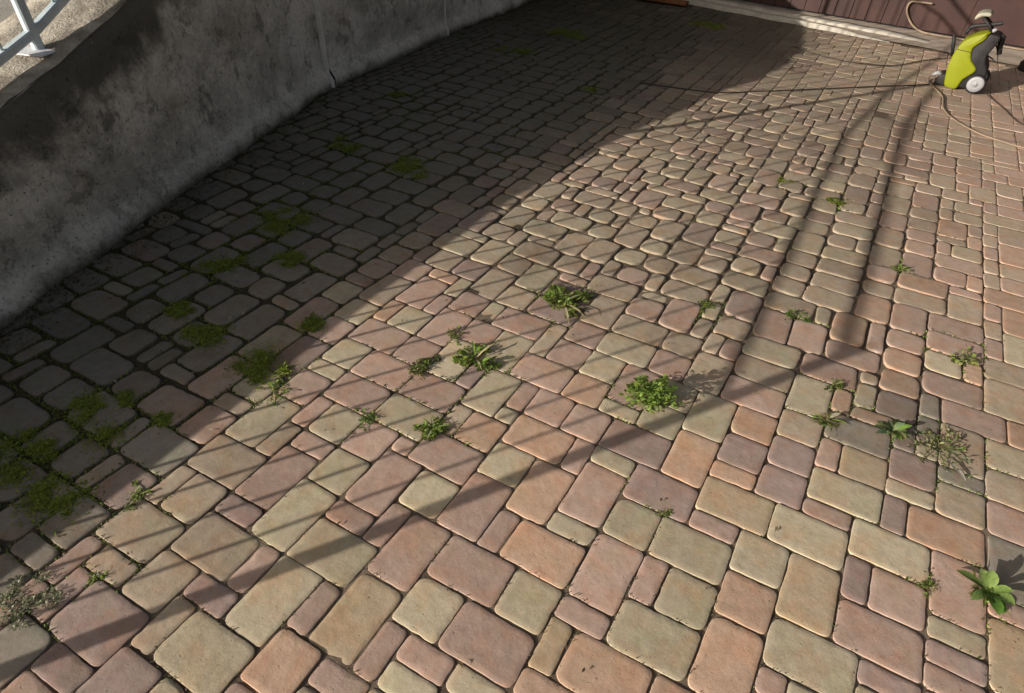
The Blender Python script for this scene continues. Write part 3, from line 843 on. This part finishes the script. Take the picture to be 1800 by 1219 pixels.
def grow(kind, w):
    mb = MB(); r = prng; R = w / 2 * (1.12 if kind in ('tuft', 'small', 'pale', 'brown') else 1.0)
    if kind in ('tuft', 'tuftd', 'brown', 'pale', 'small'):
        n = {'tuft': 320, 'tuftd': 150, 'brown': 260, 'pale': 70, 'small': 90}[kind]
        pal = {'tuft': (G1, G2, (0.20, 0.25, 0.05), (0.13, 0.17, 0.03), OLIVE), 'tuftd': (G1, G3, (0.10, 0.15, 0.06)), 'brown': (OLIVE, OLIVE, DRY, G3), 'pale': (PALE, G2, OLIVE), 'small': (G1, G2, OLIVE)}[kind]
        asp = r.uniform(0.6, 0.9); rot = r.uniform(0, 3.14)
        lobes = [(r.gauss(0, .42) * R, r.gauss(0, .42) * R, r.uniform(.12, .42) * R) for _ in range(9)]
        for lx, ly, lr in lobes:          # creeping stems
            cr, sr = math.cos(rot), math.sin(rot)
            ex, ey = lx * cr - ly * asp * sr, lx * sr + ly * asp * cr
            mb.tube(spline([(0, 0, .002), (ex * .5 + r.gauss(0, .06) * R, ey * .5 + r.gauss(0, .06) * R, .004), (ex, ey, .003)], 3), .0011, 5, vcol((0.16, 0.17, 0.05)))
        for _ in range(n):
            lx, ly, lr = r.choice(lobes)
            x, y = disc_pt(lr); x += lx; y += ly; y *= asp
            x, y = x * math.cos(rot) - y * math.sin(rot), x * math.sin(rot) + y * math.cos(rot)
            L = R * r.uniform(0.12, 0.34)
            leaf(mb, (x, y, 0.001 + R * 0.26 * r.random() ** 2 * max(0.0, 1 - math.hypot(x, y) / R)), math.atan2(y, x) + r.gauss(0, 1.1), r.uniform(-0.2, 0.75), L, L * r.uniform(0.2, 0.6), r.uniform(0.4, 1.4), vcol(r.choice(pal)))
        if kind in ('tuft', 'small'):
            for _ in range(n // 45):
                az = r.uniform(0, 6.28); leaf(mb, (0, 0, 0.003), az, r.uniform(0.1, 0.5), R * r.uniform(0.8, 1.25), R * 0.10, 0.8, vcol(r.choice((PALE, G2, STRAW))))
    elif kind == 'bush':
        for _ in range(16):     # short stems
            az = r.uniform(0, 6.28); e = r.uniform(0.3, 1.4); L = R * r.uniform(0.5, 0.95)
            pts = [(0, 0, 0), (math.cos(az) * math.cos(e) * L * .5, math.sin(az) * math.cos(e) * L * .5, math.sin(e) * L * .6), (math.cos(az) * math.cos(e) * L, math.sin(az) * math.cos(e) * L, math.sin(e) * L * .95)]
            mb.tube(spline(pts, 3), 0.0013, 5, vcol(G3))
        for _ in range(620):
            az = r.uniform(0, 6.28); e = math.asin(r.random() ** 0.8); q = R * (0.45 + 0.5 * r.random() ** 0.6)
            q *= 1 + 0.28 * math.sin(2 * az + 0.6) + 0.18 * math.sin(5 * az + 1.0) + 0.10 * math.sin(9 * az + e * 5)
            p = (math.cos(az) * math.cos(e) * q, math.sin(az) * math.cos(e) * q, 0.004 + math.sin(e) * q * 1.05)
            L = r.uniform(0.009, 0.024)
            leaf(mb, p, az + r.gauss(0, 0.8), r.uniform(-0.3, 0.9), L, L * r.uniform(0.45, 0.75), r.uniform(0.2, 1.0), vcol(r.choice((G1, G1, G2, G2, (0.20, 0.30, 0.06)))))
        for _ in range(7):
            az = r.uniform(3.3, 6.6); leaf(mb, (math.cos(az) * R * .4, math.sin(az) * R * .4, 0.02), az, 0.2, 0.05, 0.016, 0.5, vcol(PALE, .15))
    elif kind in ('moss', 'mossd'):
        R *= 1.25
        lob = [(r.uniform(-.6, .6) * R, r.uniform(-.45, .45) * R, r.uniform(.15, .5) * R) for _ in range(9)]
        n = int(2600 * (w / 0.2) ** 1.4)
        for _ in range(n):
            lx, ly, lr = r.choice(lob); a = r.uniform(0, 6.283); d = abs(r.gauss(0, .55)); x, y = math.cos(a) * d * lr + lx, math.sin(a) * d * lr + ly
            L = r.uniform(0.005, 0.012)
            leaf(mb, (x, y, max(0.001, 0.006 * (1 - d) * r.random())), r.uniform(0, 6.28), r.uniform(-0.05, 0.55), L, L * 0.55, 0.4, vcol(r.choice(((0.17, 0.235, 0.02), (0.21, 0.275, 0.025), (0.26, 0.30, 0.04), (0.18, 0.19, 0.03)))), 2)
        for _ in range(n // 90):
            x, y = disc_pt(R * .8); leaf(mb, (x, y * .7, 0.003), r.uniform(0, 6.28), r.uniform(.1, .7), r.uniform(.015, .03), .004, 1.0, vcol(r.choice((G1, G2, OLIVE))))
    elif kind == 'dry':
        for _ in range(60):
            x, y = disc_pt(R * .35); L = R * r.uniform(.35, .95)
            leaf(mb, (x, y, .002), r.uniform(0, 6.28), r.uniform(0.05, .7), L, L * .13, .8, vcol(r.choice((DRY, STRAW, OLIVE, G1, DRY))))
        leaf(mb, (0.0, 0.01, .008), 0.9, .25, R * .9, R * .22, .3, (0.55, 0.50, 0.36))
    elif kind == 'dande':
        for k in range(30):
            L = R * r.uniform(.45, 1.0)
            leaf(mb, (r.gauss(0, .004), r.gauss(0, .004), .003), k * 2.4 + r.gauss(0, .2), r.uniform(.15, .75), L, L * r.uniform(.20, .32), r.uniform(.5, 1.0), vcol(r.choice(((0.13, 0.19, 0.09), G1, (0.17, 0.24, 0.11), PALE))), 4, .62)
    elif kind == 'sprawl':
        for k in range(11):
            az = k * 0.57 + r.gauss(0, .15); L = R * r.uniform(.6, 1.1); pts = []
            for q in range(6):
                t = q / 5; pts.append((math.cos(az + .4 * t) * L * t, math.sin(az + .4 * t) * L * t, .004 + .012 * math.sin(math.pi * t)))
            mb.tube(spline(pts, 3), .0014, 5, vcol((0.13, 0.12, 0.05)))
            for q in range(1, 6):
                for s in (-1, 1):
                    leaf(mb, pts[q], az + s * r.uniform(.6, 1.3), r.uniform(.1, .6), r.uniform(.012, .026), r.uniform(.006, .010), .4, vcol(r.choice((G1, OLIVE, (0.15, 0.19, 0.09), PALE))), 2)
            leaf(mb, pts[-1], az, .2, .016, .012, .2, vcol((0.52, 0.47, 0.30), .15), 2)
        leaf(mb, (0.02, -0.03, .006), -0.95, .12, .105, .020, .2, (0.46, 0.42, 0.36), 4)
    elif kind == 'rosette':
        for az, L, W_, el, c in ((1.9, .060, .034, 1.25, (0.22, 0.31, 0.09)), (-0.15, .060, .032, 1.2, (0.20, 0.30, 0.08)), (2.2, .056, .040, .8, (0.25, 0.32, 0.11)), (-0.5, .062, .040, .7, (0.22, 0.33, 0.09)),
                                 (-1.3, .075, .034, .45, (0.12, 0.24, 0.04)), (2.9, .080, .026, .35, (0.10, 0.15, 0.04)), (-2.2, .070, .024, .35, (0.14, 0.22, 0.06)), (1.7, .055, .030, .9, (0.15, 0.27, 0.05)), (-0.95, .062, .030, .3, (0.10, 0.22, 0.04))):
            leaf(mb, (math.cos(az) * .004, math.sin(az) * .004, .004), az, el, L, W_, .7, c, 6, .58, .3)
        for _ in range(46):
            az = r.uniform(1.8, 5.6); L = r.uniform(.02, .06)
            leaf(mb, (r.gauss(0, .014), r.gauss(0, .012), .001), az, r.uniform(.1, .9), L, L * .13, .8, vcol(r.choice((G1, OLIVE, G2))))
    elif kind == 'lichen':
        for _ in range(1500):
            x, y = disc_pt(R); y *= .8
            if nz(x, y, 22.0, 3.0) < -.08: continue
            L = r.uniform(.004, .012)
            leaf(mb, (x, y, .001 + .008 * r.random()), r.uniform(0, 6.28), r.uniform(-.1, .9), L, L * r.uniform(.25, .6), .8, vcol(r.choice(((0.33, 0.32, 0.22), (0.40, 0.38, 0.27), (0.22, 0.24, 0.13), (0.15, 0.19, 0.08)))), 2)
    return mb

WEEDS = [
 ('tuft', -0.87, 1.99, 0.215, 'weed', 'broad yellowish green weed tuft in full sun, farthest back of the bright tufts'),
 ('tuft', -0.96, 1.45, 0.170, 'weed', 'bright green weed tuft with yellowed top left of the bushiest weed'),
 ('bush', -0.37, 1.645, 0.155, 'weed', 'tallest bushy bright green weed casting a shadow beside the long post shadow'),
 ('tuft', -0.93, 1.14, 0.110, 'weed', 'small grey green weed tuft just above the long post shadow, right of its darker twin'),
 ('tuftd', -1.12, 1.04, 0.085, 'weed', 'small dark green weed tuft below the olive brown one'),
 ('brown', -1.17, 1.28, 0.110, 'weed', 'low olive brown weed mat left of the bright tuft with yellowed top'),
 ('pale', -1.14, 1.60, 0.100, 'weed', 'sparse pale green sprout in a joint above the yellow topped tuft'),
 ('small', -0.33, 2.28, 0.105, 'weed', 'small yellow green sprout in the soft shadow left of a dark green sprout'),
 ('tuftd', -0.01, 2.51, 0.115, 'weed', 'small dark green sprout between the two broad soft shadow bands'),
 ('small', 0.18, 2.06, 0.095, 'weed', 'small green sprout directly above a withered straw coloured weed'),
 ('dry', 0.22, 1.93, 0.140, 'weed', 'withered straw coloured weed with one pale leaf on dark pavers'),
 ('dande', 0.39, 1.965, 0.150, 'weed', 'grey green rosette weed with lance leaves on dark mauve pavers'),
 ('sprawl', 0.575, 1.965, 0.215, 'weed', 'flat sprawling weed with pale leaf tips and one long withered leaf'),
 ('rosette', 0.725, 1.485, 0.170, 'weed', 'broad leaved bright green plant in a long joint near the right edge'),
 ('small', 0.56, 1.40, 0.062, 'weed', 'tiny dark green sprout in the joint left of the broad leaved plant'),
 ('small', -1.46, 0.455, 0.085, 'weed', 'small bright green sprout at the edge of the shade beside large moss'),
 ('lichen', -1.43, 0.115, 0.170, 'moss', 'pale dry greyish moss clump at the lower left picture edge'),
 ('small', -1.34, 0.235, 0.055, 'weed', 'tiny dark sprout in a joint right of the pale dry moss clump'),
 ('small', -0.21, 1.25, 0.045, 'weed', 'tiny faint sprout on the edge of a mauve paver in open sun'),
 ('small', 0.37, 3.16, 0.10, 'weed', 'small olive sprout in a joint on the right, far above the sprawling weed'),
 ('pale', 0.60, 2.58, 0.16, 'weed', 'thin pale green patch on cream pavers near the right edge'),
 ('moss', -0.04, 3.72, 0.12, 'moss', 'yellowish moss spot between the soft shadow bands in the far sunny pavers'),
 ('moss', -0.32, 3.82, 0.11, 'moss', 'faint green moss spot left of the soft shadow bands in the sunny pavers'),
 ('moss', -2.73, 2.66, 0.26, 'moss', 'moss patch halfway along the wall foot, upper left of two neighbours in shade'),
 ('moss', -2.20, 2.68, 0.28, 'moss', 'moss patch in the middle of the shade nearest the sunlit boundary up there'),
 ('moss', -2.35, 1.81, 0.30, 'moss', 'widest moss patch in the middle of the shaded pavers'),
 ('moss', -2.26, 1.40, 0.24, 'moss', 'moss patch just below the widest one, left of a smaller pad'),
 ('moss', -2.06, 1.59, 0.17, 'moss', 'small moss pad right below the widest patch in the shade'),
 ('moss', -2.15, 1.09, 0.13, 'moss', 'small thin moss sprig in a dark joint above a longer mossy joint'),
 ('moss', -1.94, 1.03, 0.19, 'moss', 'long moss streak across dark pavers in the left shade'),
 ('moss', -1.63, 1.31, 0.13, 'moss', 'small moss pad touching the boundary of sun and shade, higher one'),
 ('moss', -1.61, 1.02, 0.21, 'moss', 'dark green moss cushion at the shade boundary above a pale green sprout'),
 ('small', -1.50, 0.955, 0.11, 'weed', 'pale green sprout lit by sun at the foot of a dark moss cushion'),
 ('moss', -1.88, 0.60, 0.28, 'moss', 'broad moss carpet over several pavers at the left in shade'),
 ('moss', -1.66, 0.68, 0.11, 'moss', 'small moss pad right of the broad moss carpet'),
 ('moss', -1.92, 0.36, 0.22, 'moss', 'moss carpet cut by the left picture edge'),
 ('moss', -1.64, 0.33, 0.27, 'moss', 'thick moss carpet at lower left, nearest to the camera'),
 ('moss', -1.95, 4.58, 0.14, 'moss', 'tiny far moss spot in the middle of the upper shade'),
 ('moss', -3.02, 3.57, 0.17, 'moss', 'moss spot near the wall below its pale vertical joint'),
 ('moss', -2.94, 5.09, 0.31, 'moss', 'moss smear in the far shade close to the second wall joint'),
 ('moss', -2.82, 5.93, 0.46, 'moss', 'dark moss smear in the farthest dark corner of the paving'),
 ('moss', -1.81, 7.26, 0.40, 'moss', 'moss smear at the far kerb inside the shade'),
]
cells = {}
for n_, (code, i, j, a, b) in enumerate(pav):
    for q in range(a):
        for e in range(b): cells[(i + q, j + e)] = n_
def to_joint(x, y):
    # nearest place where three pavers meet
    fi = x / U; fj = (y / U - SKEW * fi) / RAT
    best = None
    for i in range(int(fi) - 2, int(fi) + 3):
        for j in range(int(fj) - 2, int(fj) + 3):
            k = {cells.get((i - 1, j - 1)), cells.get((i, j - 1)), cells.get((i - 1, j)), cells.get((i, j))}
            if len(k) >= 3:
                px, py = gxy(i, j); d = math.hypot(px - x, py - y)
                if best is None or d < best[0]: best = (d, px, py)
    return (best[1], best[2]) if best and best[0] < 0.075 else (x, y)
for kind, x, y, w, cat, lab in WEEDS:
    mb = grow(kind, w)
    if cat == 'weed': x, y = to_joint(x, y)
    o = mb.build('weed' if cat == 'weed' else 'moss_patch', M['leaf'])
    o.location = (x, y, 0.0005)
    tag(o, lab, cat, 'weeds growing in the joints' if cat == 'weed' else 'moss patches on the pavers')
# plant on the terrace behind the railing
mb = grow('tuft', 0.30)
o = mb.build('terrace_plant', M['leaf']); o.location = (-3.62, 2.02, top_h(2.02) - 0.01); o.scale = (1, 1, 1.3)
tag(o, 'green plant on the terrace behind the railing at the top left', 'plant')

# ------------------------------------------------------------------ uncountable small stuff
# moss and grass blades rooted in the joints
mb = MB(); r = prng
edges = []
for (i, j), n_ in cells.items():
    for di, dj in ((1, 0), (0, 1)):
        m_ = cells.get((i + di, j + dj))
        if m_ is not None and m_ != n_: edges.append((i, j, di, dj))
for i, j, di, dj in edges:
    x, y = gxy(i + (di if di else 0.5), j + (dj if dj else 0.5))
    if y > 6.8: continue
    shade = smooth01(-1.45, -1.95, x)
    dens = 0.10 + 0.75 * shade + 0.30 * smooth01(0.05, 0.5, nz(x, y, 1.6, 5.0)) + 0.18 * smooth01(-0.6, -1.4, x)
    lush = False
    mossy = smooth01(0.0, 0.30, nz(x, y, 2.3, 7.0)) * shade * smooth01(4.5, 2.5, y)
    for _k, wx, wy, ww, _c, _l in WEEDS:
        if abs(wx - x) < 0.2 and abs(wy - y) < 0.2 and math.hypot(wx - x, wy - y) < 0.6 * ww + 0.06: dens += 0.6; lush = True
    if y > 4.5: dens *= 0.5
    if r.random() > dens: continue
    for _ in range(r.randint(5, 14 if shade > .5 else 11) + int(34 * mossy) + (6 if lush else 0)):
        t = r.uniform(-.5, .5)
        px, py = gxy(i + (di if di else 0.5 + t), j + (dj if dj else 0.5 + t))
        px += r.gauss(0, .0028); py += r.gauss(0, .0028)
        if shade > .4: c = r.choice(((0.08, 0.105, 0.016), (0.11, 0.14, 0.02), (0.08, 0.07, 0.03), (0.06, 0.06, 0.025)))
        else: c = r.choice(((0.10, 0.085, 0.04), (0.10, 0.12, 0.03), (0.14, 0.11, 0.06), (0.06, 0.05, 0.03), (0.20, 0.15, 0.10)))
        if mossy > .3 and r.random() < .8: c = r.choice(((0.15, 0.21, 0.02), (0.19, 0.25, 0.025), (0.13, 0.14, 0.025))); px += r.gauss(0, .005 * mossy); py += r.gauss(0, .005 * mossy)
        elif lush and r.random() < .6: c = r.choice((G1, G2, OLIVE, (0.17, 0.20, 0.06)))
        L = r.uniform(.003, .010) * (1.5 if lush else 1.0)
        leaf(mb, (px, py, -.005), r.uniform(0, 6.28), r.uniform(.3, 1.4), L, L * .4, .8, vcol(c), 2)
# fringe along the foot of the wall
for _ in range(7000):
    y = 0.3 + 7.3 * r.random() ** 1.4; d = abs(r.gauss(0.02, 0.085)) + 0.03
    x = wall_x(y) + d * 1.05
    L = r.uniform(.006, .022)
    leaf(mb, (x, y, r.uniform(0, .008)), r.uniform(0, 6.28), r.uniform(-.1, .8), L, L * .3, .9, vcol(r.choice(((0.05, 0.065, 0.015), (0.07, 0.06, 0.03), (0.12, 0.10, 0.06), (0.04, 0.04, 0.02)))), 2)
o = mb.build('joint_moss', M['leaf']); tag(o, 'fine moss and grass blades growing in the paving joints', 'moss', kind='stuff')
# dry bits lying about
mb = MB()
for _ in range(520):
    y = 0.2 + 6.0 * r.random() ** 1.3; x = r.uniform(-3.6, 0.9)
    if wall_dist(x, y) < 0.05: continue
    if x > -1.5 and r.random() < .55: continue
    a = r.uniform(0, 6.28); L = r.uniform(.003, .013); W_ = r.uniform(.0008, .0045)
    lc = vcol(r.choice(((0.34, 0.28, 0.18), (0.5, 0.45, 0.34), (0.10, 0.07, 0.045)))) if x < -1.5 else vcol(r.choice(((0.07, 0.05, 0.035), (0.12, 0.085, 0.05), (0.30, 0.24, 0.16))))
    d = Vector((math.cos(a), math.sin(a), 0)); s = Vector((-d.y, d.x, 0)); p = Vector((x, y, .006))
    mb.add([p - d * L - s * W_ * .4, p + s * -W_ + Vector((0, 0, .002)), p + d * L, p + s * W_ + Vector((0, 0, .0025)), p + Vector((0, 0, .001))], [(0, 1, 4), (1, 2, 4), (2, 3, 4), (3, 0, 4)], lc)
o = mb.build('dry_litter', M['leaf']); tag(o, 'scattered dry leaf crumbs and twigs on the pavers', 'litter', kind='stuff')
